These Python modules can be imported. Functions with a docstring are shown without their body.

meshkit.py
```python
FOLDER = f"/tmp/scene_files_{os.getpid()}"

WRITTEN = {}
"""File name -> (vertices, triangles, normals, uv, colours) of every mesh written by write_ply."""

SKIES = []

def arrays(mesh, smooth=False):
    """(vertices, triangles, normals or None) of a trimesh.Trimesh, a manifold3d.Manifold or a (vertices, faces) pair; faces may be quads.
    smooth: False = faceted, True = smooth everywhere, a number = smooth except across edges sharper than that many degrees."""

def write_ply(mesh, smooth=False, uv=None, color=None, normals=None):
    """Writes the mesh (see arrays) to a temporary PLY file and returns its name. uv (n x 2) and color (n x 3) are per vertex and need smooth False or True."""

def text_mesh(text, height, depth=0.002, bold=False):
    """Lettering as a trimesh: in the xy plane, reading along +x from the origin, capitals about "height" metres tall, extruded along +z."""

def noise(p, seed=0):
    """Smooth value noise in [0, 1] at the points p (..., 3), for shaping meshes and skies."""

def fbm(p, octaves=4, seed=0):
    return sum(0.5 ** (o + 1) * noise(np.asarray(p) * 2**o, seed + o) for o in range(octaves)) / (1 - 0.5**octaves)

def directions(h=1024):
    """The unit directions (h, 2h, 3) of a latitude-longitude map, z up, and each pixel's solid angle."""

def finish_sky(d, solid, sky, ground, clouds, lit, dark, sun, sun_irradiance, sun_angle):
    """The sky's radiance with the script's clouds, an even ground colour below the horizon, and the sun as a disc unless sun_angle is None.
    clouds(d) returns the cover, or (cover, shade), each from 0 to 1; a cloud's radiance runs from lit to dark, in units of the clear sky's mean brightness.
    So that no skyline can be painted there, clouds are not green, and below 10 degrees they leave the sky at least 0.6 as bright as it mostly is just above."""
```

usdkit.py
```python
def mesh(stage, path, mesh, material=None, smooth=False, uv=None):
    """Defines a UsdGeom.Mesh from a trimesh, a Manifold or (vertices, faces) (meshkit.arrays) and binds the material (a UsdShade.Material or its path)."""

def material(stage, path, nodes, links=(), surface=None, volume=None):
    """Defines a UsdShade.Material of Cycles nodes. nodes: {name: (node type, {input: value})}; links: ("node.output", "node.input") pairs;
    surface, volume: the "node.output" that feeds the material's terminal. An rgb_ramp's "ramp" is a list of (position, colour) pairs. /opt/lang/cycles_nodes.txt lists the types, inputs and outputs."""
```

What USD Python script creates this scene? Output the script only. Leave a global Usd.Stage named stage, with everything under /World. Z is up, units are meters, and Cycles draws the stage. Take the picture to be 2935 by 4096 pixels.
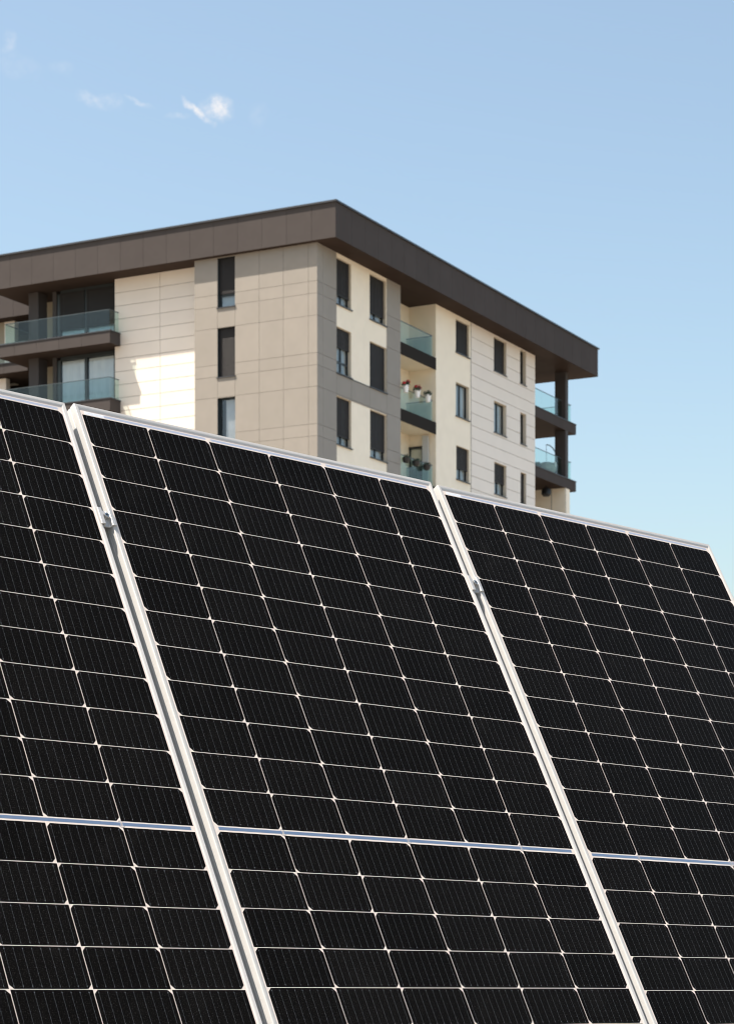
import math, random
import numpy as np, trimesh, usdkit, meshkit
from pxr import Usd, UsdGeom, UsdLux, UsdShade, Gf, Sdf, Vt
from shapely.geometry import Polygon, box as rect, Point
from shapely.ops import unary_union

stage = Usd.Stage.CreateInMemory()
UsdGeom.SetStageUpAxis(stage, UsdGeom.Tokens.z)
UsdGeom.SetStageMetersPerUnit(stage, 1.0)
UsdGeom.Xform.Define(stage, '/World')
UsdGeom.Scope.Define(stage, '/World/Looks')
EYE = 1.55                                   # height of the lens above the ground

# ------------------------------------------------------------------ camera
FPX, CY, PITCH, ROLL = 8379.29, 3499.28, -0.0140, -0.0012
cam = UsdGeom.Camera.Define(stage, '/World/camera')
cp, sp, cr, sr = math.cos(PITCH), math.sin(PITCH), math.cos(ROLL), math.sin(ROLL)
fwd, up0, rt0 = np.array([0, cp, sp]), np.array([0, -sp, cp]), np.array([1., 0, 0])
rt, up = cr * rt0 + sr * up0, -sr * rt0 + cr * up0
M4 = Gf.Matrix4d(*rt, 0, *up, 0, *(-fwd), 0, 0, 0, EYE, 1)
UsdGeom.Xformable(cam).AddTransformOp().Set(M4)
HA = 36.0
cam.CreateHorizontalApertureAttr(HA)
cam.CreateVerticalApertureAttr(HA * 1024 / 733)
cam.CreateFocalLengthAttr(HA * FPX / 2935)
cam.CreateHorizontalApertureOffsetAttr(0.0)
cam.CreateVerticalApertureOffsetAttr((CY - 2048) / 2935 * HA)
cam.CreateClippingRangeAttr(Gf.Vec2f(0.1, 5000))
cam.CreateFStopAttr(22.0)
cam.CreateFocusDistanceAttr(4.9)
cam.CreateExposureAttr(1.35)

# ------------------------------------------------------------------ sky and sun
PSI = 1.0853
DR = np.array([math.cos(PSI), math.sin(PSI), 0])     # along the shaded facade, away from the camera
DL = np.array([-math.sin(PSI), math.cos(PSI), 0])    # along the sunlit facade, to the left
SUN = -DR + 1.33 * DL + np.array([0, 0, 3.35])
SUN /= np.linalg.norm(SUN)
ELEV, ROT = math.asin(SUN[2]), math.atan2(SUN[0], SUN[1])

sky_nodes = {
    'sky': ('sky_texture', {'sky_type': 'single_scattering', 'sun_disc': False, 'sun_elevation': ELEV, 'sun_rotation': ROT,
                            'altitude': 100.0, 'air_density': 1.08, 'aerosol_density': 2.4, 'ozone_density': 1.7}),
    'bg': ('background_shader', {'strength': 0.09}),
    'geo': ('geometry', {}),
    'warp': ('noise_texture', {'scale': 70.0, 'detail': 4.0}),
    'warpc': ('vector_math', {'math_type': 'subtract', 'vector2': (0.5, 0.5, 0.5)}),
    'warps': ('vector_math', {'math_type': 'scale', 'scale': 0.013}),
    'wpos': ('vector_math', {'math_type': 'add'}),
    'n1': ('noise_texture', {'scale': 210.0, 'detail': 7.0, 'roughness': 0.62}),
    'mixc': ('mix', {'mix_type': 'mix', 'color2': (4.0, 4.0, 4.1)}),
    'veil': ('mix', {'mix_type': 'mix', 'fac': 0.06, 'color2': (2.45, 2.55, 2.9)}),   # thin even haze high in the air
    'wb': ('mix', {'mix_type': 'multiply', 'fac': 1.0, 'color2': (1.0, 0.995, 0.885)}),   # the photograph's warm white balance
}
sky_links = [('geo.position', 'warp.vector'), ('warp.color', 'warpc.vector1'), ('warpc.vector', 'warps.vector1'),
             ('geo.position', 'wpos.vector1'), ('warps.vector', 'wpos.vector2'), ('geo.position', 'n1.vector')]
# small fair-weather clouds: (direction of the middle, half width, half height, slant, density)
CLOUDS = [((-0.0666, 0.94143, 0.3303), .0058, .0044, 0.0, 1.0), ((-0.0755, .9412, .3293), .0072, .0015, -0.72, .95),
          ((-.0840, .9412, .3262), .0060, .0016, 0., .22), ((-.1215, .9355, .3316), .0065, .0026, -.5, .34),
          ((-.1135, .9367, .3312), .0055, .0032, 0, .25), ((-.1015, .9380, .3312), .0050, .0014, -.4, .30),
          ((-.1572, .9223, .3527), .0036, .0040, -.6, .27), ((-.1530, .9262, .3441), .0100, .0050, -.2, .10),
          ((-.1343, .9294, .3437), .0045, .0034, 0, .11), ((-.0470, .9440, .3270), .0034, .0050, 0, .10)]
prev = None
for i, (c, w, h, sl, dens) in enumerate(CLOUDS):
    c = np.array(c) / np.linalg.norm(c)
    r_ = np.cross(c, [0, 0, 1.]); r_ /= np.linalg.norm(r_); u_ = np.cross(r_, c)
    ax, ay = math.cos(sl) * r_ + math.sin(sl) * u_, -math.sin(sl) * r_ + math.cos(sl) * u_
    k = f'c{i}'
    sky_nodes.update({k + 'd': ('vector_math', {'math_type': 'subtract', 'vector2': tuple(c)}),
                      k + 'x': ('vector_math', {'math_type': 'dot_product', 'vector2': tuple(ax / w)}),
                      k + 'y': ('vector_math', {'math_type': 'dot_product', 'vector2': tuple(ay / h)}),
                      k + 'v': ('combine_xyz', {}), k + 'l': ('vector_math', {'math_type': 'length'}),
                      k + 'm': ('map_range', {'range_type': 'smoothstep', 'from_min': 1.5, 'from_max': 0.25, 'to_min': 0.0, 'to_max': float(dens), 'clamp': True})})
    sky_links += [('wpos.vector', k + 'd.vector1'), (k + 'd.vector', k + 'x.vector1'), (k + 'd.vector', k + 'y.vector1'),
                  (k + 'x.value', k + 'v.x'), (k + 'y.value', k + 'v.y'), (k + 'v.vector', k + 'l.vector1'), (k + 'l.value', k + 'm.value')]
    if prev is None:
        prev = k + 'm.result'
    else:
        sky_nodes[k + 'a'] = ('math', {'math_type': 'maximum'})
        sky_links += [(prev, k + 'a.value1'), (k + 'm.result', k + 'a.value2')]
        prev = k + 'a.value'
sky_nodes.update({'nr': ('map_range', {'from_min': 0.30, 'from_max': 0.62, 'to_min': 0.0, 'to_max': 1.0, 'clamp': True}),
                  'cov': ('math', {'math_type': 'multiply', 'use_clamp': True})})
sky_links += [('n1.fac', 'nr.value'), ('nr.result', 'cov.value1'), (prev, 'cov.value2'), ('cov.value', 'mixc.fac'),
              ('sky.color', 'wb.color1'), ('wb.color', 'veil.color1'), ('veil.color', 'mixc.color1'), ('mixc.color', 'bg.color')]
sky_mat = usdkit.material(stage, '/World/Looks/sky', sky_nodes, sky_links, surface='bg.background')
sky = UsdLux.DomeLight.Define(stage, '/World/sky')
UsdShade.MaterialBindingAPI.Apply(sky.GetPrim()).Bind(sky_mat)
sky.GetPrim().SetCustomDataByKey('kind', 'structure')
sky.GetPrim().SetCustomDataByKey('label', 'clear pale blue sky with a few small white cloud wisps')
sky.GetPrim().SetCustomDataByKey('category', 'sky')

sun = UsdLux.DistantLight.Define(stage, '/World/sun')
sun.CreateIntensityAttr(1.20); sun.CreateAngleAttr(0.53); sun.CreateNormalizeAttr(True)
sun.CreateColorAttr(Gf.Vec3f(1.0, 0.905, 0.79))
zx = SUN; xx = np.cross([0, 0, 1.], zx); xx /= np.linalg.norm(xx); yx = np.cross(zx, xx)
UsdGeom.Xformable(sun).AddTransformOp().Set(Gf.Matrix4d(*xx, 0, *yx, 0, *zx, 0, 0, 0, 60, 1))

# ------------------------------------------------------------------ helpers
def fresh(path):
    if not stage.GetPrimAtPath(path): return path
    k = 1
    while stage.GetPrimAtPath(f'{path}_{k:03d}'): k += 1
    return f'{path}_{k:03d}'
def pathof(parent): return '/World' if parent is None else str(parent.GetPath())
COUNT = {}
def numbered(parent, name):
    key = (pathof(parent), name); k = COUNT.get(key, 0); COUNT[key] = k + 1
    return f'{key[0]}/{name}' + (f'_{k:03d}' if k else '')
def tag(p, label=None, cat=None, group=None, kind=None):
    for k, v in (('label', label), ('category', cat), ('group', group), ('kind', kind)):
        if v: p.SetCustomDataByKey(k, v)
    return p
def thing(name, label, cat, loc=(0, 0, 0), rz=0.0, group=None, kind=None, mat4=None):
    x = UsdGeom.Xform.Define(stage, numbered(None, name))
    if mat4 is not None: x.AddTransformOp().Set(mat4)
    else:
        m = Gf.Matrix4d().SetRotate(Gf.Rotation(Gf.Vec3d(0, 0, 1), math.degrees(rz))); m.SetTranslateOnly(Gf.Vec3d(*map(float, loc)))
        x.AddTransformOp().Set(m)
    return tag(x.GetPrim(), label, cat, group, kind)
def obj(name, m, mat, parent=None, smooth=False, label=None, kind=None):
    return tag(usdkit.mesh(stage, numbered(parent, name), m, mat, smooth=smooth).GetPrim(), label, kind=kind)
def cat(*ms):
    ms = [x for m in ms for x in (m if isinstance(m, (list, tuple)) else [m])]
    return trimesh.util.concatenate(ms)
def bx(x0, x1, y0, y1, z0, z1):
    m = trimesh.creation.box(extents=(abs(x1 - x0), abs(y1 - y0), abs(z1 - z0)))
    m.apply_translation(((x0 + x1) / 2, (y0 + y1) / 2, (z0 + z1) / 2)); return m
def polys(g): return [p for p in getattr(g, 'geoms', [g]) if p.geom_type == 'Polygon' and p.area > 1e-7]
def extr(poly, t):
    return cat([trimesh.creation.extrude_polygon(p, t, engine='earcut') for p in polys(poly)])
def tube(pts, r, n=8):
    p = np.asarray(pts, float); rr = np.broadcast_to(r, (len(p),))
    t = np.gradient(p, axis=0); t /= np.linalg.norm(t, axis=1, keepdims=True)
    a = np.cross(t, [0.13, 0.21, 0.97] if abs(t[0][2]) < .9 else [1., .1, 0]); a /= np.linalg.norm(a, axis=1, keepdims=True); b = np.cross(t, a)
    th = np.arange(n) * 2 * np.pi / n
    v = (p[:, None] + rr[:, None, None] * (np.cos(th)[None, :, None] * a[:, None] + np.sin(th)[None, :, None] * b[:, None])).reshape(-1, 3)
    f = []
    for i in range(len(p) - 1):
        for j in range(n):
            q = [i * n + j, i * n + (j + 1) % n, (i + 1) * n + (j + 1) % n, (i + 1) * n + j]; f += [[q[0], q[1], q[2]], [q[0], q[2], q[3]]]
    k = len(v); v = np.vstack([v, p[0], p[-1]]); e = (len(p) - 1) * n
    f += [[k, (j + 1) % n, j] for j in range(n)] + [[k + 1, e + j, e + (j + 1) % n] for j in range(n)]
    return trimesh.Trimesh(v, f, process=False)
def lathe(prof, n=20):
    return trimesh.creation.revolve(np.array(prof, float), sections=n)
def xf(m, R=None, t=(0, 0, 0)):
    m = m.copy(); T = np.eye(4)
    if R is not None: T[:3, :3] = R
    T[:3, 3] = t; m.apply_transform(T); return m

# ------------------------------------------------------------------ materials
def mat(name, col, rough=0.6, metal=0.0, spec=0.5, noise=None, bump=None, coat=0.0, rand=0.0):
    """noise: (scale, amount); bump: (scale, distance); rand: tone change from piece to piece."""
    n = {'p': ('principled_bsdf', {'base_color': col, 'roughness': rough, 'metallic': metal, 'specular_ior_level': spec, 'coat_weight': coat, 'coat_roughness': 0.08})}
    l = []
    cur = None
    if noise or bump or rand: n['tc'] = ('texture_coordinate', {})
    if noise:
        s, amt = noise
        n['nz'] = ('noise_texture', {'scale': float(s), 'detail': 5.0, 'roughness': 0.6})
        n['rp'] = ('rgb_ramp', {'ramp': [(0.25, tuple(c * (1 - amt) for c in col)), (0.75, tuple(min(1, c * (1 + amt)) for c in col))]})
        l += [('tc.object', 'nz.vector'), ('nz.fac', 'rp.fac')]; cur = 'rp.color'
    if rand:
        n['oi'] = ('object_info', {}); n['mr'] = ('map_range', {'to_min': 1 - rand, 'to_max': 1 + rand, 'clamp': True})
        n['cc'] = ('combine_xyz', {}); n['mu'] = ('mix', {'mix_type': 'multiply', 'fac': 1.0, 'color1': col})
        l += [('oi.random', 'mr.value')] + [('mr.result', 'cc.' + k) for k in 'xyz'] + [('cc.vector', 'mu.color2')]
        if cur: l.append((cur, 'mu.color1'))
        cur = 'mu.color'
    if cur: l.append((cur, 'p.base_color'))
    if bump:
        n['bn'] = ('noise_texture', {'scale': float(bump[0]), 'detail': 4.0}); n['bp'] = ('bump', {'strength': 0.6, 'distance': bump[1]})
        l += [('tc.object', 'bn.vector'), ('bn.fac', 'bp.height'), ('bp.normal', 'p.normal')]
    return usdkit.material(stage, '/World/Looks/' + name, n, l, surface='p.BSDF')
def glass_mat(name, tint, ior, gloss=(0.9, 0.95, 1.0), rough=0.0):
    n = {'t': ('transparent_bsdf', {'color': tint}), 'g': ('glossy_bsdf', {'color': gloss, 'roughness': rough}), 'f': ('fresnel', {'IOR': ior}), 'm': ('mix_closure', {}),
         'ge': ('geometry', {}), 'fr': ('math', {'math_type': 'subtract', 'value1': 1.0}), 'ff': ('math', {'math_type': 'multiply'})}   # the far face of a pane only lets light through
    return usdkit.material(stage, '/World/Looks/' + name, n, [('ge.backfacing', 'fr.value2'), ('fr.value', 'ff.value1'), ('f.fac', 'ff.value2'), ('ff.value', 'm.fac'), ('t.BSDF', 'm.closure1'), ('g.BSDF', 'm.closure2')], surface='m.closure')

K = {
    'alu': mat('anodised_aluminium', (.445, .44, .43), .42, 0.0, spec=.35, noise=(60, .03)),
    'clampalu': mat('clamp_aluminium', (.46, .46, .455), .38, .35, noise=(90, .05)),
    'steel': mat('stainless_steel', (.62, .60, .57), .28, 1.0),
    'backsheet': mat('white_backsheet', (.62, .55, .50), .45, noise=(40, .03)),
    'ribbon': mat('solder_ribbon', (.52, .565, .64), .32, 1.0, noise=(400, .06)),
    'ribbon_end': mat('end_ribbon', (.50, .54, .64), .45, .6, noise=(400, .06)),
    'wire': mat('busbar_wire', (.20, .205, .215), .5, .8),
    'label': mat('white_label', (.62, .65, .71), .35),
    'ink': mat('faded_print', (.45, .50, .55), .6),
    'dark_ring': mat('solder_mark', (.30, .29, .29), .5),
    'junction': mat('black_plastic', (.02, .02, .02), .5),
    'grey': mat('grey_cladding', (.278, .252, .221), .6, spec=.1, noise=(1.2, .05), rand=.025),
    'greyjoint': mat('grey_joint', (.24, .22, .195), .8),
    'white': mat('white_cladding', (.765, .69, .61), .6, spec=.15, noise=(.8, .035), rand=.02),
    'whitejoint': mat('white_joint', (.24, .24, .235), .8),
    'cream': mat('cream_render', (.86, .765, .62), .85, spec=.2, noise=(1.5, .04), bump=(60, .004)),
    'fascia': mat('brown_metal_fascia', (.073, .064, .061), .75, spec=.0, noise=(1.5, .05), rand=.03),
    'fasciaj': mat('fascia_joint', (.05, .042, .04), .7),
    'coping': mat('dark_coping', (.035, .035, .038), .4),
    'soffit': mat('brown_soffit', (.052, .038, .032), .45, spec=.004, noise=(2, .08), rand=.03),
    'slabdark': mat('dark_slab_band', (.026, .022, .019), .6, spec=.02, noise=(2, .06)),
    'ceiling': mat('cream_ceiling', (.80, .71, .56), .8, noise=(1.5, .03)),
    'columnm': mat('brown_column', (.060, .052, .050), .6, spec=.15, noise=(1.5, .05)),
    'frame': mat('dark_window_frame', (.020, .026, .028), .4),
    'shutter': mat('roller_shutter', (.022, .020, .020), .55, spec=.2, rand=.08),
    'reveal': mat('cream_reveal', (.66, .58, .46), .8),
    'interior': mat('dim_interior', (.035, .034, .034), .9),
    'curtain': mat('white_curtain', (.78, .76, .76), .9, noise=(3, .05)),
    'tan': mat('tan_wall', (.30, .25, .18), .8, noise=(1.2, .05)),
    'handrail': mat('grey_handrail', (.07, .085, .09), .4, .3),
    'ground': mat('ground', (.20, .172, .14), .95, noise=(.35, .3)),
    'pot': mat('white_pot', (.82, .80, .77), .4),
    'darkpot': mat('dark_pot', (.016, .014, .012), .5),
    'leaf': mat('pot_leaf', (.02, .04, .015), .6, rand=.2, noise=(8, .3)),
    'bloom': mat('red_bloom', (.55, .015, .03), .6),
    'cover': mat('grey_cushion', (.30, .31, .27), .85, noise=(6, .1)),
    'blacklamp': mat('black_lamp', (.012, .012, .013), .4),
    'blind': mat('pale_blind', (.55, .57, .58), .8),
}
K['pane'] = glass_mat('window_glass', (.90, .93, .935), 1.75)
K['rail'] = glass_mat('balustrade_glass', (.86, .93, .91), 1.52, gloss=(.90, .97, .94))
# solar cell: near black silicon under textured glass, finest grain of crystals
K['cell'] = usdkit.material(stage, '/World/Looks/silicon_cell', {
    'tc': ('texture_coordinate', {}), 'oi': ('object_info', {}),
    'nz': ('noise_texture', {'scale': 420.0, 'detail': 3.0, 'roughness': .75}),
    'rp': ('rgb_ramp', {'ramp': [(0.0, (.0015, .0014, .0014)), (0.52, (.0026, .0024, .0024)), (0.62, (.014, .013, .0125)), (0.74, (.11, .10, .095))]}),
    'dust': ('noise_texture', {'scale': 9.0, 'detail': 6.0, 'roughness': .7}),
    'dr': ('map_range', {'from_min': .55, 'from_max': .85, 'to_min': 0., 'to_max': .022, 'clamp': True}),
    'md': ('mix', {'mix_type': 'mix', 'color2': (.26, .25, .24)}),
    'om': ('map_range', {'to_min': .85, 'to_max': 1.18, 'clamp': True}), 'oc': ('combine_xyz', {}), 'ot': ('mix', {'mix_type': 'multiply', 'fac': 1.0}),
    'p': ('principled_bsdf', {'roughness': .36, 'specular_ior_level': .012})},
    [('tc.object', 'nz.vector'), ('nz.fac', 'rp.fac'), ('tc.object', 'dust.vector'), ('dust.fac', 'dr.value'), ('dr.result', 'md.fac'),
     ('rp.color', 'md.color1'), ('oi.random', 'om.value'), ('om.result', 'oc.x'), ('om.result', 'oc.y'), ('om.result', 'oc.z'), ('md.color', 'ot.color1'), ('oc.vector', 'ot.color2'), ('ot.color', 'p.base_color')], surface='p.BSDF')

# ------------------------------------------------------------------ ground
g = trimesh.creation.box(extents=(3000, 3000, .5)); g.apply_translation((0, 900, -.25))
tag(obj('ground', g, K['ground']), 'pale dry ground reaching to the horizon', 'ground', kind='structure')

# ------------------------------------------------------------------ apartment building (local x = along shaded side, y = along sunlit side, z = height)
G = EYE
def H(h): return h + G
bld = thing('apartment_building', 'grey, cream and white clad apartment block with a wide brown overhanging roof edge', 'building', (-2.0555, 87.9332, 0), PSI)
def faceR(poly, t, a0=0.0):            # slab in the shaded facade: poly in (b, h), outer face at y=a0-t, inner at a0
    m = extr(poly, t); v = m.vertices.copy()
    return trimesh.Trimesh(np.c_[v[:, 0], a0 - t + v[:, 2], v[:, 1] + G], m.faces[:, ::-1], process=False)
def faceL(poly, t, b0=0.0):            # slab in the sunlit facade: poly in (a, h), outer face at x=b0-t
    m = extr(poly, t); v = m.vertices.copy()
    return trimesh.Trimesh(np.c_[b0 - t + v[:, 2], v[:, 0], v[:, 1] + G], m.faces, process=False)
def bb(b0, b1, a0, a1, h0, h1): return bx(b0, b1, a0, a1, H(h0), H(h1))
def clad(face, us, hs, region, holes, t, plane, mt, parent, name='cladding_panel', gap=.012):
    hol = unary_union(holes) if holes else Polygon()
    for u0, u1 in zip(us[:-1], us[1:]):
        for h0, h1 in zip(hs[:-1], hs[1:]):
            c = rect(u0 + gap / 2, min(h0, h1) + gap / 2, u1 - gap / 2, max(h0, h1) - gap / 2).intersection(region).difference(hol)
            for p in polys(c):
                if p.area > .004: obj(name, face(p, t, plane), mt, parent)

SOF = 25.235; HB = -EYE
M = SOF
PT = .03                                # panel thickness
# --- window openings
WA = [(1.72, 3.04, 23.06, 25.06, .76, 0), (1.72, 3.04, 20.14, 22.12, .40, 1), (1.72, 3.04, 17.10, 19.17, .78, 0), (1.72, 3.04, 14.15, 16.20, .5, 0)]
WB = [(4.75, 6.30, 23.08, 25.09, .80, 0), (4.75, 6.36, 20.12, 22.13, 1., 0), (4.78, 6.36, 17.05, 19.15, .77, 0), (4.78, 6.36, 14.1, 16.20, .6, 0)]
WE = [(13.50, 15.0, 23.45, 25.04, 1., 0), (13.50, 15.0, 20.43, 22.05, 0, 1), (13.55, 15.0, 17.43, 19.05, .62, 0), (13.55, 15.0, 14.43, 16.05, 1, 0)]
WF = [(17.88, 19.40, 23.45, 25.14, 1., 0), (17.90, 19.40, 20.42, 21.98, 0, 2), (17.93, 19.40, 17.39, 18.97, .57, 1), (17.93, 19.40, 14.4, 15.98, .5, 0)]
WG = [(21.10, 21.86, 23.44, 25.19, 0, 3), (21.13, 21.88, 20.40, 21.99, 0, 3), (21.16, 21.88, 17.38, 18.97, 1, 0), (21.16, 21.88, 14.4, 15.99, 1, 0)]
WL = [(4.02, 4.89, 23.07, 25.20, .70, 0), (4.02, 4.90, 20.09, 22.20, 1., 0), (4.02, 4.91, 17.1, 19.21, 0, 4), (4.02, 4.91, 14.1, 16.2, .5, 0)]
def holes(ws): return [rect(w[0], w[2], w[1], w[3]) for w in ws]

def slats(u0, u1, h0, h1):
    """roller shutter curtain as a ridged sheet (u, depth, h)."""
    n = max(2, int((h1 - h0) / .052)); hs = np.linspace(h0, h1, n + 1); v = []; f = []
    for i in range(n):
        k = len(v); dz = hs[i + 1] - hs[i]
        for hh, dd in ((hs[i], .004), (hs[i] + .15 * dz, 0.), (hs[i] + .7 * dz, 0.), (hs[i + 1], .012)):
            v += [(u0, dd, hh), (u1, dd, hh)]
        for q in range(3):
            s = k + 2 * q; f += [[s, s + 1, s + 3], [s, s + 3, s + 2]]
    return np.array(v), np.array(f)
def window(side, w, plane, parent, depth=.15, rev='reveal'):
    u0, u1, h0, h1, shut, style = w
    def put(x0, x1, d0, d1, z0, z1):     # d = depth behind the facade plane
        return bb(x0, x1, plane + d0, plane + d1, z0, z1) if side == 'R' else bb(plane + d0, plane + d1, x0, x1, z0, z1)
    fw = .065
    P = [put(u0, u0 + fw, depth, depth + .07, h0, h1), put(u1 - fw, u1, depth, depth + .07, h0, h1),
         put(u0 + fw, u1 - fw, depth, depth + .07, h1 - fw, h1), put(u0 + fw, u1 - fw, depth, depth + .07, h0, h0 + fw)]
    um = (u0 + u1) / 2
    if u1 - u0 > 1.1: P.append(put(um - .045, um + .045, depth + .002, depth + .068, h0 + fw, h1 - fw))
    if style in (0, 1) and h1 - h0 > 1.9: P.append(put(u0 + fw, u1 - fw, depth + .004, depth + .066, h0 + .50, h0 + .58))
    win = obj('window', cat(P), K['frame'], parent)
    obj('pane', put(u0 + fw * .6, u1 - fw * .6, depth + .03, depth + .036, h0 + fw * .6, h1 - fw * .6), K['pane'], win)
    obj('reveal', cat(put(u0 - .002, u0 + .012, PT * .0 + .004, depth, h0, h1), put(u1 - .012, u1 + .002, .004, depth, h0, h1), put(u0, u1, .004, depth, h1 - .012, h1 + .002)), K[rev], win)
    obj('sill', put(u0 - .04, u1 + .04, -.075, depth, h0 - .035, h0 + .008), K['coping'], win)
    if shut > 0:
        hs = h1 - shut * (h1 - h0); v, f = slats(u0 + .02, u1 - .02, hs, h1 - .01)
        q = np.c_[v[:, 0], plane + depth - .05 + v[:, 1], v[:, 2] + G] if side == 'R' else np.c_[plane + depth - .05 + v[:, 1], v[:, 0], v[:, 2] + G]
        sh = trimesh.Trimesh(q, f if side == 'R' else f[:, ::-1], process=False)
        obj('shutter', cat(sh, put(u0 + .02, u1 - .02, depth - .055, depth - .03, hs - .05, hs)), K['shutter'], win)
    if style in (1, 2, 4) or (style == 0 and shut < 1):              # something pale hangs behind the glass
        n = 28; us = np.linspace(u0 + .06, u1 - .06, n * 4 + 1); dd = depth + .12 + .02 * np.sin(np.linspace(0, n * 2 * np.pi, len(us)))
        zz = (h0 + .05, h1 - .05)
        v = [(u, d, z) for u, d in zip(us, dd) for z in zz]; v = np.array(v)
        if style == 4: v[:, 0] = u0 + .06 + (v[:, 0] - u0 - .06) * .72
        f = []
        for i in range(len(us) - 1): s = 2 * i; f += [[s, s + 2, s + 3], [s, s + 3, s + 1]]
        q = np.c_[v[:, 0], plane + v[:, 1], v[:, 2] + G] if side == 'R' else np.c_[plane + v[:, 1], v[:, 0], v[:, 2] + G]
        obj('curtain', trimesh.Trimesh(q, np.array(f), process=False), K['blind' if style != 4 else 'curtain'], win)
    return win

# --- dark core of rooms behind the facades
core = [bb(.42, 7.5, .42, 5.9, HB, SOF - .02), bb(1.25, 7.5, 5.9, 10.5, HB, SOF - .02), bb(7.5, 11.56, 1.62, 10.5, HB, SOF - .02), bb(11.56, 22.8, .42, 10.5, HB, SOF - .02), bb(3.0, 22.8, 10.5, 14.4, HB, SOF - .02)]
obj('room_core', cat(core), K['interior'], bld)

# --- sunlit facade: grey clad corner block
regL = rect(-.01, 12.0, 6.06, SOF)
backL = rect(.031, HB, 6.06, SOF)
obj('grey_wall', faceL(backL.difference(unary_union(holes(WL))), .24, .27), K['greyjoint'], bld)
hj = [SOF + .1, 23.64, 23.13, 22.21, 20.64, 20.135, 19.24, 17.67, 17.17, 16.25, 14.68, 14.17, 12.0]
clad(faceL, [-.006, .42, 1.63, 2.82, 4.02, 4.895, 6.06], hj, regL, holes(WL), PT, PT, K['grey'], bld)
obj('grey_wall_side', bb(.27, .85, 6.0, 6.06, HB, SOF), K['greyjoint'], bld)
for w in WL: window('L', w, PT, bld, rev='frame')

# --- white clad wall, set back from the corner block
WBK = .80
regW = rect(6.06, 12.0, 10.76, SOF)
obj('white_wall', faceL(rect(6.06, HB, 10.76, SOF), .2, WBK + .03 + .2), K['whitejoint'], bld)
hw = [SOF + .1] + [24.61 - .5835 * i for i in range(22)]
clad(faceL, [6.06, 8.36, 10.77], hw, regW, [], PT, WBK + PT, K['white'], bld, gap=.020)

# --- shaded facade
regG = unary_union([rect(0, 12, 1.70, SOF), rect(6.36, 12, 7.71, SOF), rect(1.70, 19.175, 6.36, 20.10)])
holR = holes(WA) + holes(WB)
obj('grey_wall', faceR(unary_union([rect(0.03, HB, 7.71, 12), regG.intersection(rect(.03, 0, 8, 30))]).difference(unary_union(holR)), .24, .27), K['greyjoint'], bld)
clad(faceR, [.0245, .5, 1.70, 3.04, 4.75, 6.36, 7.71], hj, regG, holR, PT, PT, K['grey'], bld)
regC = unary_union([rect(1.70, 20.10, 6.36, SOF), rect(1.70, 12, 6.36, 19.175)])
obj('cream_wall', faceR(regC.difference(unary_union(holR)), .25, .265), K['cream'], bld)
for w in WA + WB: window('R', w, .02, bld)
obj('sill_strip', bb(1.70, 6.36, -.02, .05, 20.085, 20.115), K['coping'], bld)
holE = holes(WE)
obj('cream_wall', faceR(rect(11.34, HB, 15.17, SOF).difference(unary_union(holE)), .25, .25), K['cream'], bld)
for w in WE: window('R', w, 0.0, bld)
obj('expansion_joint', bb(15.17, 15.235, .012, .2, 12, SOF), K['frame'], bld)
regV = rect(15.235, 12.0, 23.03, SOF)
holF = holes(WF) + holes(WG)
obj('white_wall', faceR(rect(15.235, HB, 23.03, SOF).difference(unary_union(holF)), .2, .23), K['whitejoint'], bld)
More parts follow.
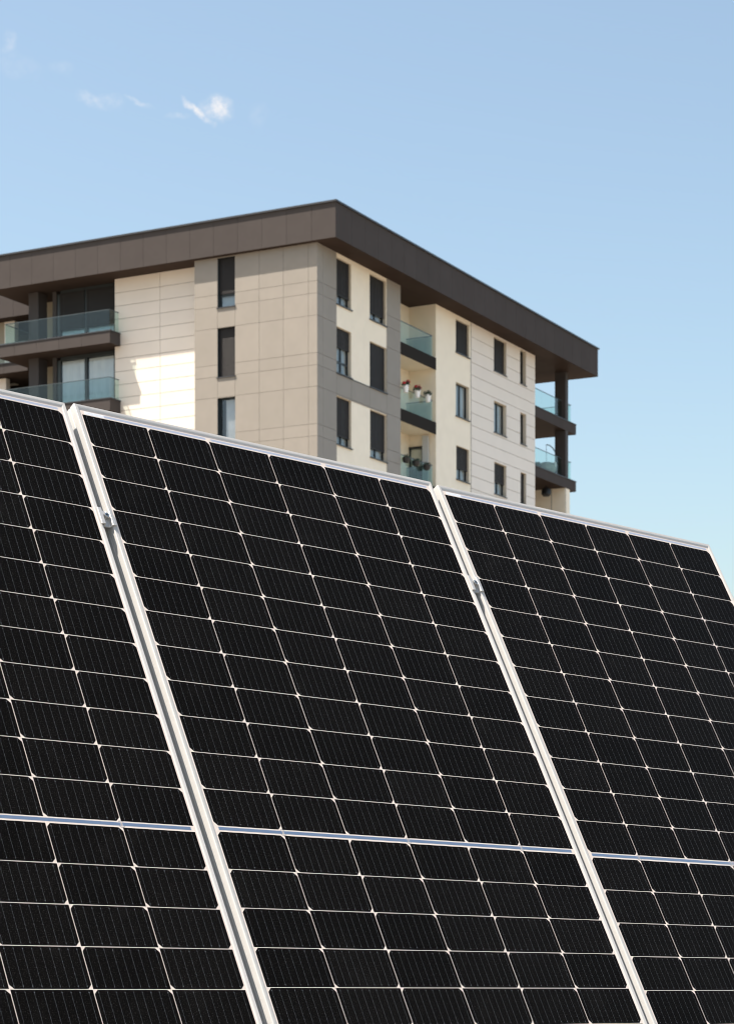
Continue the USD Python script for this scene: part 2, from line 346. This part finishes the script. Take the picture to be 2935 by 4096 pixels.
clad(faceR, [15.235, 23.03], [SOF + .1] + [24.55 - .6085 * i for i in range(21)], regV, holF, PT, PT, K['white'], bld, gap=.022)
for w in WF + WG: window('R', w, PT, bld)
obj('white_wall_end', bb(22.83, 23.03, .231, 10.5, HB, SOF), K['white'], bld)

# --- recessed balconies of the shaded facade
RB = 1.40
obj('cream_recess_wall', cat(bb(7.71, 11.34, RB, RB + .2, HB, SOF), bb(11.34, 11.56, .25, RB + .2, HB, SOF), bb(7.50, 7.71, .27, RB + .2, HB, SOF)), K['cream'], bld)
def railing(name, segs, h0, h1, parent, cap='handrail', gap=.012, maxw=1.35):
    """glass panes on straight runs: segs of ((b0,a0),(b1,a1))."""
    hr = []
    caps = []
    panes = []
    for (b0, a0), (b1, a1) in segs:
        L = math.hypot(b1 - b0, a1 - a0); n = max(1, round(L / maxw)); d = np.array([(b1 - b0) / L, (a1 - a0) / L])
        nn = np.array([-d[1], d[0]])
        def run(s0, s1, w, z0, z1):
            c = [np.array([b0, a0]) + d * s + nn * w * q for s, q in ((s0, -.5), (s1, -.5), (s1, .5), (s0, .5))]
            v = np.array([[*p, H(z)] for z in (z0, z1) for p in c])
            return trimesh.convex.convex_hull(v)
        for i in range(n):
            panes.append(run(i * L / n + gap / 2, (i + 1) * L / n - gap / 2, .016, h0, h1 - .02))
        caps.append(run(-.012, L + .012, .035, h1 - .02, h1 + .008))
    r = obj(name, cat(caps), K[cap], parent)
    for p in panes: obj('glass_pane', p, K['rail'], r)
    return r
for top in (22.72, 19.72, 16.70):
    s = obj('balcony_slab', bb(7.715, 11.335, .03, RB, top - .50, top - .02), K['ceiling'], bld)
    obj('slab_band', bb(7.72, 11.34, -.015, .03, top - .55, top), K['slabdark'], s)
    railing('balustrade', [((7.74, .06), (11.06, .06)), ((11.06, .10), (11.06, RB))], top + .02, top + .975, bld)
    obj('ceiling_light', xf(lathe([(0, 0), (.11, 0), (.11, .04), (0, .04)], 16), t=(8.6, .75, H(top - .545))), K['blind'], bld)
# window and white blind on the side wall of the lowest recess, doors on the back walls
for top in (22.72, 19.72, 16.70):
    dm = cat(bb(7.95, 8.02, RB - .04, RB - .002, top, top + 2.25), bb(10.2, 10.27, RB - .04, RB - .002, top, top + 2.25), bb(8.02, 10.2, RB - .04, RB - .002, top + 2.18, top + 2.25), bb(9.05, 9.15, RB - .038, RB - .004, top, top + 2.18))
    dr_ = obj('balcony_door', dm, K['frame'], bld)
    obj('pane', bb(8.02, 10.2, RB - .02, RB - .014, top, top + 2.18), K['pane'], dr_)
wn = obj('window', cat(bb(11.30, 11.338, .67, .74, 16.8, 18.66), bb(11.30, 11.338, 1.30, 1.37, 16.8, 18.66), bb(11.30, 11.338, .74, 1.30, 18.58, 18.66)), K['frame'], bld)
obj('pane', bb(11.325, 11.331, .74, 1.30, 16.8, 18.58), K['pane'], wn)
obj('shutter_box', bb(11.26, 11.30, .66, 1.38, 18.56, 18.68), K['frame'], wn)
obj('white_screen', bb(11.20, 11.26, .34, .65, 16.75, 19.14), K['blind'], bld)

# --- roof: dark core, brown fascia panels, coping, soffit panels
OX, OY, TR, SLE = 1.052, .30, 29.13, 16.95
obj('roof', cat(bb(-OY + .035, TR - .035, -OX + .035, SLE - .035, SOF + .03, 26.70), bb(-OY + .03, TR - .03, -OX + .03, SLE - .03, SOF + .045, SOF + .06)), K['fasciaj'], bld)
def fascia_run(side, ends, plane, h0, h1, parent, first=None, step=1.2, sgn=1, t=.03, gap=.010, name='fascia_panel', mt='fascia'):
    s = [ends[0]]; x = first if first is not None else ends[0] + step
    while x < ends[1] - .05: s.append(x); x += step
    s.append(ends[1])
    for u0, u1 in zip(s[:-1], s[1:]):
        lo, hi = u0 + gap / 2, u1 - gap / 2
        m = {'L': lambda: bb(plane, plane + t * sgn, lo, hi, h0, h1), 'R': lambda: bb(lo, hi, plane, plane + t * sgn, h0, h1)}[side]()
        obj(name, m, K[mt], parent)
fascia_run('L', (-OX, SLE), -OY, SOF, 26.70, bld, first=.10)
fascia_run('R', (-OY + .031, TR), -OX, SOF, 26.70, bld, first=1.1, step=1.22)
fascia_run('R', (-OY + .031, TR), SLE, SOF, 26.70, bld, step=1.22, sgn=-1)
fascia_run('L', (-OX + .031, SLE - .031), TR, SOF, 26.70, bld, step=1.22, sgn=-1)
obj('roof_coping', bb(-OY - .07, TR + .07, -OX - .07, SLE + .07, 26.702, 26.775), K['coping'], bld)
# soffit boards between roof edge and walls, long panels
def soffit(b0, b1, a0, a1, nb, na, h=SOF, t=.028, parent=bld, mt='soffit'):
    for i in range(nb):
        for j in range(na):
            g_ = .005
            obj('soffit_panel', bb(b0 + (b1 - b0) * i / nb + g_, b0 + (b1 - b0) * (i + 1) / nb - g_, a0 + (a1 - a0) * j / na + g_, a0 + (a1 - a0) * (j + 1) / na - g_, h + .002, h + .002 + t), K[mt], parent)
soffit(-OY + .035, 23.03, -OX + .035, .02, 19, 1)
soffit(7.71, 11.34, .02, RB, 3, 1)
soffit(23.03, TR - .035, -OX + .035, 6.0, 5, 6)
soffit(-OY + .035, .02, .02, 6.06, 1, 5)
soffit(-OY + .035, .80, 6.06, 10.76, 1, 4)
soffit(-OY + .035, 2.6, 10.76, SLE - .035, 1, 5)

# --- balconies on the sunlit side (two storeys in view)
DP = 1.25
for k, top in enumerate((22.80, 19.82)):
    s = obj('balcony_slab', bb(.035, 2.6, 10.50, 16.65, top - .565, top - .03), K['soffit'], bld)
    fascia_run('L', (10.47, 16.68), 0.0, top - .57, top - .05, s, first=12.0, step=1.235)
    obj('fascia_panel', bb(.031, .80, 10.47, 10.50, top - .57, top - .05), K['fascia'], s)
    obj('fascia_panel', bb(.031, 2.6, 16.65, 16.68, top - .57, top - .05), K['fascia'], s)
    obj('slab_coping', cat(bb(-.03, 2.0, 10.44, 16.71, top - .048, top)), K['coping'], s)
    railing('balustrade', [((.10, 10.56), (.10, 16.30)), ((.12, 10.56), (.79, 10.56)), ((.12, 16.30), (2.5, 16.30))], top + .01, top + .93, bld, maxw=1.45)
    # sliding doors
    zt = top + 2.30 if k == 0 else top + 2.26
    fr = cat(bb(DP, DP + .12, 10.95, 11.12, top, zt), bb(DP, DP + .12, 12.58, 12.72, top, zt), bb(DP, DP + .12, 14.05, 14.24, top, zt), bb(DP, DP + .12, 11.12, 14.05, zt - .02, zt + .14))
    dr_ = obj('sliding_door', fr, K['frame'], bld)
    obj('pane', bb(DP + .05, DP + .058, 11.12, 12.58, top, zt - .02), K['pane'], dr_)
    obj('pane', bb(DP + .05, DP + .058, 12.72, 14.05, top, zt - .02), K['pane'], dr_)
    for (y0, y1) in ((11.10, 12.60), (12.70, 14.07)):
        if k == 0:
            v, f = slats(y0, y1, top + .62, zt)
            obj('shutter', trimesh.Trimesh(np.c_[DP - .04 + v[:, 1], v[:, 0], v[:, 2] + G], f[:, ::-1], process=False), K['shutter'], dr_)
        us = np.linspace(y0 + .05, y1 - .05, 161); dd = DP + .13 + .03 * np.sin(np.linspace(0, 26 * np.pi, 161)) + .012 * np.sin(np.linspace(0, 61, 161))
        v = np.array([(d, u, H(z)) for u, d in zip(us, dd) for z in (top + .02, zt - .05)]); f = []
        for i in range(160): q = 2 * i; f += [[q, q + 2, q + 3], [q, q + 3, q + 1]]
        obj('curtain', trimesh.Trimesh(v, np.array(f), process=False), K['curtain'], dr_)
    obj('grey_post', bb(DP - .05, DP + .3, 14.24, 14.46, top, top + 2.42), K['columnm'], bld)
    obj('balcony_column', bb(.88, 1.55, 15.02, 15.56, top, top + 2.42), K['columnm'], bld)
obj('balcony_column', bb(.88, 1.55, 15.02, 15.56, HB, 19.25), K['columnm'], bld)
obj('dark_room_wall', cat(bb(1.38, 2.98, 10.77, 10.95, HB, SOF), bb(1.42, 1.6, 11.0, 14.3, HB, 19.2)), K['interior'], bld)
obj('tan_wall', cat(bb(2.6, 2.8, 14.3, 16.6, HB, SOF), bb(1.6, 2.6, 14.30, 14.46, HB, SOF)), K['tan'], bld)

# --- rear wing, further back on the left
for (a0, a1, b0, h0, h1) in ((18.8, 26, 3.4, HB, 22.2), (19.2, 19.8, 4.6, 22.2, SOF)):
    obj('rear_wall', bb(b0, b0 + .3, a0, a1, h0, h1), K['white'], bld)
obj('rear_wall', bb(4.6, 4.9, 19.8, 26, 22.2, SOF), K['tan'], bld)
obj('rear_wall', bb(7.0, 7.3, 16.6, 26, HB, SOF), K['tan'], bld)
obj('rear_roof', bb(3.96, 12, 17.0, 26, SOF + .02, 26.7), K['fasciaj'], bld)
fascia_run('L', (17.0, 26), 3.93, SOF, 26.70, bld, first=18.76, step=1.2)
soffit(3.965, 7.0, 17.0, 26, 1, 6, h=SOF - .012)
for top in (22.72, 19.72):
    s = obj('rear_balcony_slab', bb(2.73, 7.0, 17.0, 26, top - .48, top - .03), K['soffit'], bld)
    fascia_run('L', (17.0, 26), 2.70, top - .48, top - .04, s, first=18.4, step=1.2)
    obj('slab_coping', bb(2.66, 3.2, 17.0, 26, top - .038, top), K['coping'], s)
    railing('balustrade', [((2.78, 17.1), (2.78, 25.9))], top + .01, top + .93, bld)

# --- open balconies at the far right end
for top in (22.68, 19.61):
    s = obj('balcony_slab', bb(23.035, 28.57, .035, 5.2, top - .55, top - .03), K['soffit'], bld)
    fascia_run('R', (23.035, 28.60), 0.0, top - .56, top - .04, s, step=1.25)
    obj('fascia_panel', bb(28.57, 28.60, .031, 5.2, top - .56, top - .04), K['fascia'], s)
    obj('slab_coping', bb(23.035, 28.63, -.03, 5.2, top - .038, top), K['coping'], s)
    railing('balustrade', [((23.05, .24), (27.12, .24)), ((27.52, .24), (28.44, .24)), ((28.44, .28), (28.44, 5.1))], top + .01, top + 1.03, bld, maxw=1.3)
obj('end_column', bb(27.13, 27.50, 0.004, .62, 22.68, SOF), K['columnm'], bld)
obj('end_column', bb(27.13, 27.50, 0.004, .62, 19.61, 22.12), K['columnm'], bld)
obj('end_wall', cat(bb(27.13, 27.74, .015, 6.0, HB, 19.055)), K['cream'], bld)
obj('end_wall_joint', cat(bb(27.118, 27.13, .80, .83, HB, 19.05), bb(27.16, 27.19, .004, .015, HB, 19.05)), K['whitejoint'], bld)
obj('party_wall', bb(22.8, 28.4, 5.2, 5.4, HB, 19.05), K['cream'], bld)

# ------------------------------------------------------------------ things on the balconies
def wpt(b, a, h): return np.array([-2.0555, 87.9332, H(h)]) + b * DR + a * DL
def leaf_ball(n, r, c, seed, size=.05, squash=.7):
    rng = np.random.default_rng(seed); v = []; f = []
    for _ in range(n):
        d = rng.normal(size=3); d /= np.linalg.norm(d); p = np.array(c) + d * r * rng.uniform(.4, 1) * np.array([1, 1, squash])
        t = rng.normal(size=3); t -= t @ d * d; t /= np.linalg.norm(t); s = np.cross(d, t); q = size * rng.uniform(.6, 1.3); k = len(v)
        v += [p - t * q, p + s * q * .5, p + t * q + d * q * .2, p - s * q * .5]; f += [[k, k + 1, k + 2], [k, k + 2, k + 3]]
    return trimesh.Trimesh(np.array(v), np.array(f), process=False)
POT = [(.10, 0), (.145, .30), (.155, .30), (.155, .33), (.135, .33), (.13, .29), (0, .29)]
wl = ['white flower pot with one red bloom, hung beside the grey pilaster', 'white flower pot with a large red bloom, middle of three on the glass railing', 'white flower pot without blooms, nearest the cream wall']
for i, b in enumerate((7.98, 9.16, 10.26)):
    t = thing('flower_pot', wl[i], 'flower pot', wpt(b, -.12, 20.46), PSI, group='white pots hung on the middle balcony railing')
    obj('pot', lathe([(0, 0)] + POT, 20), K['pot'], t, smooth=30)
    obj('bracket', tube([(0, .10, .25), (0, .17, .30), (0, .20, .22)], .008, 6), K['handrail'], t)
    obj('foliage', leaf_ball(130, .22, (0, .02, .38), 20 + i, .06), K['leaf'], t)
    spots = [[(.10, -.05, .50), (-.16, 0, .42)], [(.12, -.04, .46), (-.13, 0, .47)], []][i]
    for q, sp_ in enumerate(spots):
        obj('bloom', leaf_ball(60, [.12, .085][q] * (1.25 if i == 1 and q == 0 else 1), sp_, 50 + i * 5 + q, .045, 1.), K['bloom'], t)
dl_ = ['dark planter with trailing green, beside the grey pilaster on the lower railing', 'dark planter with trailing green, middle of three on the lower railing', 'dark round planter at the cream wall end of the lower railing']
for i, b in enumerate((8.02, 9.02, 10.12)):
    t = thing('hanging_planter', dl_[i], 'planter', wpt(b, -.12, 17.30), PSI, group='dark planters hung on the lower balcony railing')
    obj('pot', lathe([(0, 0), (.10, 0), (.17, .10), (.185, .24), (.165, .24), (.15, .20), (0, .20)], 18), K['darkpot'], t, smooth=30)
    obj('bracket', tube([(0, .12, .22), (0, .17, .27), (0, .20, .19)], .008, 6), K['handrail'], t)
    obj('foliage', leaf_ball(110, .22, (.05, 0, .24), 70 + i, .05, .8), K['leaf'], t)
# hanging chair, plant and lamp of the end balcony
t = thing('hanging_chair', 'hanging chair with curved stand and grey cushion behind the end balcony glass', 'chair', wpt(26.4, .8, 19.61), PSI)
arc = [(1.45, 0, .02), (1.50, 0, .6), (1.40, 0, 1.15), (1.20, 0, 1.5), (.85, 0, 1.66), (.45, 0, 1.72), (.1, 0, 1.70), (.0, 0, 1.66)]
obj('stand', cat(tube(arc, .03, 8), tube([(1.45, -.45, .03), (1.6, 0, .03), (1.45, .45, .03)], .03, 8), tube([(.3, -.4, .03), (1.5, 0, .03), (.3, .4, .03)], .025, 8)), K['handrail'], t, smooth=40)
obj('rope', tube([(.0, 0, 1.66), (.0, 0, .72)], .012, 6), K['handrail'], t)
sh = trimesh.creation.icosphere(subdivisions=3); sh.apply_scale((.62, .42, .36)); sh.apply_translation((.2, 0, .48)); vv = sh.vertices; vv[:, 2] = np.minimum(vv[:, 2], .74)
obj('cushion', sh, K['cover'], t, smooth=40)
obj('pillow', xf(trimesh.creation.box(extents=(.16, .1, .3)), t=(.32, -.36, .62)), K['curtain'], t)
t = thing('balcony_plant', 'small leafy plant in the corner of the end balcony beside the hanging chair', 'plant', wpt(25.2, .8, 19.61), PSI)
obj('pot', lathe([(0, 0), (.13, 0), (.17, .28), (.15, .28), (0, .26)], 16), K['darkpot'], t, smooth=30)
obj('foliage', leaf_ball(160, .26, (0, 0, .42), 91, .07), K['leaf'], t)
t = thing('dome_lamp', 'black round lamp hanging under the lowest end balcony', 'lamp', wpt(26.1, .68, 18.50), PSI)
obj('shade', lathe([(0, .02), (.16, 0), (.25, .10), (.25, .34), (.18, .44), (0, .46)], 24), K['blacklamp'], t, smooth=35)
obj('stem', tube([(0, 0, .45), (0, 0, .555)], .03, 8), K['blacklamp'], t)

# ------------------------------------------------------------------ solar panels
RM = np.array([[0.7501809718759175, -0.303788361126525, 0.5873169000457621], [0.6595206980350868, 0.4076333869554931, -0.6315595543592898], [-0.04754953520924776, 0.8611316121727578, 0.5061535223804446]])
PT0 = np.array([0.09459287, 4.78320144, 0.00972938 + EYE])
def pmat(x, y, z):
    o = PT0 + RM @ np.array([x, y, z])
    return Gf.Matrix4d(*RM[:, 0], 0, *RM[:, 1], 0, *RM[:, 2], 0, *o, 1)
PW, PH, LIP = .567, 1.1505, .002          # half width, half height, lip above the cells
CW, RPITCH, CPITCH, MID = .1822, .093, .184, .0075
PITCHX = 1.1595
PL = ['solar panel at the left edge, cut by the picture frame', 'middle solar panel between the two clamped gaps', 'right solar panel whose far top corner stands against the sky']
PX = [(-PITCHX, -.0044, -.0011), (0, 0, 0), (PITCHX - .0035, -.0062, .0006)]

def bar(half_len, off_in, prof, axis):
    """one mitred frame bar. prof: (distance from the outer edge, z)."""
    pr = np.array(prof); n = len(pr)
    e0 = np.c_[-half_len + pr[:, 0] + .0002, np.full(n, off_in) - pr[:, 0], pr[:, 1]]; e1 = e0.copy(); e1[:, 0] *= -1
    v = np.vstack([e0, e1]); f = []
    for i in range(n):
        j = (i + 1) % n; f += [[i, n + i, n + j], [i, n + j, j]]
    vv, ff = trimesh.creation.triangulate_polygon(Polygon(pr), engine='earcut')
    idx = [int(np.argmin(np.linalg.norm(pr - p, axis=1))) for p in vv]
    for tri in ff:
        a, b, c = (idx[q] for q in tri); f += [[a, b, c], [n + c, n + b, n + a]]
    m = trimesh.Trimesh(v, np.array(f), process=False); m.fix_normals()
    return xf(m, trimesh.transformations.rotation_matrix(axis, (0, 0, 1))[:3, :3])
L_ = LIP
PROF = [(0, -.033), (0, L_ - .0195), (.0011, L_ - .0205), (.0011, L_ - .0225), (0, L_ - .0235)][0:1] + \
       [(0, L_ - .0215), (.0010, L_ - .0205), (.0010, L_ - .0185), (0, L_ - .0175), (0, L_ - .0014), (.0014, L_), (.0086, L_), (.0106, L_ - .0010), (.0115, L_ - .0019), (.0115, -.0004),
        (.0100, -.0075), (.0018, -.0080), (.0018, -.0312), (.028, -.0312), (.028, -.033)]
pan = thing('solar_panel', PL[1], 'solar panel', group='solar panels standing side by side on the rack', mat4=pmat(*PX[1]))
for hl, off, ax in ((PW, PH, 0), (PH, PW, math.pi / 2), (PW, PH, math.pi), (PH, PW, -math.pi / 2)):
    obj('frame_bar', bar(hl, off, PROF, ax), K['alu'], pan, smooth=30)
obj('backsheet', bx(-PW + .0105, PW - .0105, -PH + .0105, PH - .0105, -.0062, -.00012), K['backsheet'], pan)
ROWS = [MID + .0001 + (11 - r) * RPITCH + .0455 for r in range(12)]           # centres of upper half
CH = .0912
def cell_mesh(ch_top):
    w, h, c = CW / 2, CH / 2, .0092
    p = [(-w, -h), (w, -h), (w, h - c), (w - c, h), (-w + c, h), (-w, h - c)]
    if not ch_top: p = [(x, -y) for x, y in p][::-1]
    m = trimesh.creation.extrude_polygon(Polygon(p), .00014, engine='earcut'); m.apply_translation((0, 0, -.00014)); return m
CELL = {True: cell_mesh(True), False: cell_mesh(False)}
wires_v, wires_f = [], []
def quad(x0, x1, y0, y1, z):
    k = len(wires_v); wires_v.extend([(x0, y0, z), (x1, y0, z), (x1, y1, z), (x0, y1, z)]); wires_f.extend([[k, k + 1, k + 2], [k, k + 2, k + 3]])
rng = random.Random(7)
for half in (1, -1):
    for r in range(12):
        yc = half * ROWS[r]
        for c in range(6):
            xc = (c - 2.5) * CPITCH
            top = (c % 2 == 1) if half > 0 else (c % 2 == 0)
            obj('solar_cell', xf(CELL[top], t=(xc, yc, 0)), K['cell'], pan)
            for w in range(9):
                xw = xc + (w - 4) * CW / 9
                quad(xw - .00014, xw + .00014, yc - CH / 2 + .001, yc + CH / 2 - .001, .00005)
                for q in range(7):
                    yd = yc - CH / 2 + .006 + q * (CH - .012) / 6; s = .0006 * rng.uniform(.7, 1.2) * (1.5 if q in (0, 6) else 1)
                    quad(xw - s, xw + s, yd - s, yd + s, .00010)
obj('busbar_wires', (np.array(wires_v), np.array(wires_f)), K['wire'], pan, kind='stuff')
# blue-looking ribbons: one across the middle in four runs, three pairs along each end
for x0, x1 in ((-.543, -2 * CPITCH - .0022), (-2 * CPITCH + .0022, -.0022), (.0022, 2 * CPITCH - .0022), (2 * CPITCH + .0022, .543)):
    obj('ribbon', bx(x0, x1, -.0034, .0044, -.0004, -.00004), K['ribbon'], pan)
for s in (1, -1):
    for x0, x1 in ((-.543, -CPITCH - .008), (-CPITCH + .008, CPITCH - .008), (CPITCH + .008, .543)):
        obj('ribbon', bx(x0, x1, s * 1.1252, s * 1.1318, -.0004, -.00006), K['ribbon_end'], pan)
lb = obj('serial_sticker', bx(-.5435, -.4885, 1.1240, 1.1322, -.0004, .00006), K['label'], pan, label='small white serial sticker')
ti = []
for q in range(30):
    ti.append(bx(-.533 + q * .00125, -.533 + q * .00125 + rng.choice((.0003, .0005, .0007)), 1.1282, 1.1304, .00006, .00012))
obj('bar_code', cat(ti), K['ink'], lb)
for x in (-2 * CPITCH, 0, 2 * CPITCH):
    ring = extr(Point(0, 0).buffer(.0085, 16).difference(Point(0, 0).buffer(.0066, 16)).intersection(unary_union([rect(-.02, .0051, .02, .02), rect(-.02, -.02, .02, -.0037)])), .0003)
    obj('solder_mark', cat(xf(ring, t=(x, .0005, -.00032)), bx(x - .0013, x + .0010, -.0046, .0058, -.0004, .00006)), K['dark_ring'], pan)
# junction boxes on the back
for x in (-2 * CPITCH, 0, 2 * CPITCH):
    obj('junction_box', bx(x - .03, x + .03, -.03, .03, -.022, -.0067), K['junction'], pan)
for i in (0, 2):
    x = UsdGeom.Xform.Define(stage, numbered(None, 'solar_panel')).GetPrim()
    x.GetReferences().AddInternalReference(pan.GetPath()); x.SetInstanceable(True)
    UsdGeom.Xformable(x).GetOrderedXformOps()[0].Set(pmat(*PX[i]))
    tag(x, PL[i], 'solar panel', 'solar panels standing side by side on the rack')

# --- clamps in the gaps
CP = [(-.0205, .0028), (-.0205, .0056), (-.0192, .0068), (-.0105, .0072), (-.0088, .0052), (-.0074, -.0015), (-.0060, -.0030), (.0060, -.0030), (.0074, -.0015), (.0088, .0052), (.0105, .0072), (.0192, .0068), (.0205, .0056),
      (.0205, .0028), (.0125, .0026), (.0113, -.0030), (.0095, -.0065), (-.0095, -.0065), (-.0113, -.0030), (-.0125, .0026)]
def clamp(label, gx, gy):
    t = thing('mid_clamp', label, 'clamp', group='clamps holding the solar panels together', mat4=pmat(gx, gy, 0))
    m = extr(Polygon(CP), .045); v = m.vertices
    obj('clamp_plate', trimesh.Trimesh(np.c_[v[:, 0], .0225 - v[:, 2], v[:, 1]], m.faces, process=False), K['clampalu'], t)
    hexa = Polygon([(.0034 * math.cos(a), .0034 * math.sin(a)) for a in np.arange(6) * math.pi / 3])
    disc = Point(0, 0).buffer(.0066, 24); small = Point(0, 0).buffer(.0058, 24)
    obj('bolt', cat(xf(extr(disc, .0045), t=(0, .003, -.0030)), xf(extr(disc.difference(hexa), .0060), t=(0, .003, .0015)), xf(extr(small.difference(hexa), .0008), t=(0, .003, .0075))), K['steel'], t)
    return t
clamp('aluminium clamp with hex bolt in the left gap between panels', -PITCHX / 2, .8150)
clamp('aluminium clamp with hex bolt in the right gap between panels', PITCHX / 2 - .001, .8130)

# --- rack behind the panels
rack = thing('mounting_rack', 'aluminium rails and posts carrying the solar panels from behind', 'rack')
def rbar(p0, p1, s=.02):
    p0, p1 = np.array(p0), np.array(p1); d = p1 - p0; L = np.linalg.norm(d); d /= L
    a = np.cross(d, [0, 0, 1.] if abs(d[2]) < .9 else RM[:, 0]); a /= np.linalg.norm(a); b = np.cross(d, a)
    return xf(trimesh.creation.box(extents=(L, 2 * s, 2 * s)), np.c_[d, a, b], (p0 + p1) / 2)
def pw(x, y, z): return PT0 + RM @ np.array([x, y, z])
for x in (-1.70, -PITCHX / 2, PITCHX / 2 - .001, 1.70):
    obj('rail', rbar(pw(x, 1.10, -.0545), pw(x, -1.12, -.0545)), K['alu'], rack)
for y in (.72, -.92):
    obj('beam', rbar(pw(-1.80, y, -.0955), pw(1.80, y, -.0955)), K['alu'], rack)
for x in (-1.5, 0.0, 1.5):
    hi, lo = pw(x, .72, -.13), pw(x, -.92, -.13)
    obj('post', rbar((hi[0], hi[1], 0), hi, .03), K['alu'], rack); obj('post', rbar((lo[0], lo[1], 0), lo, .03), K['alu'], rack)
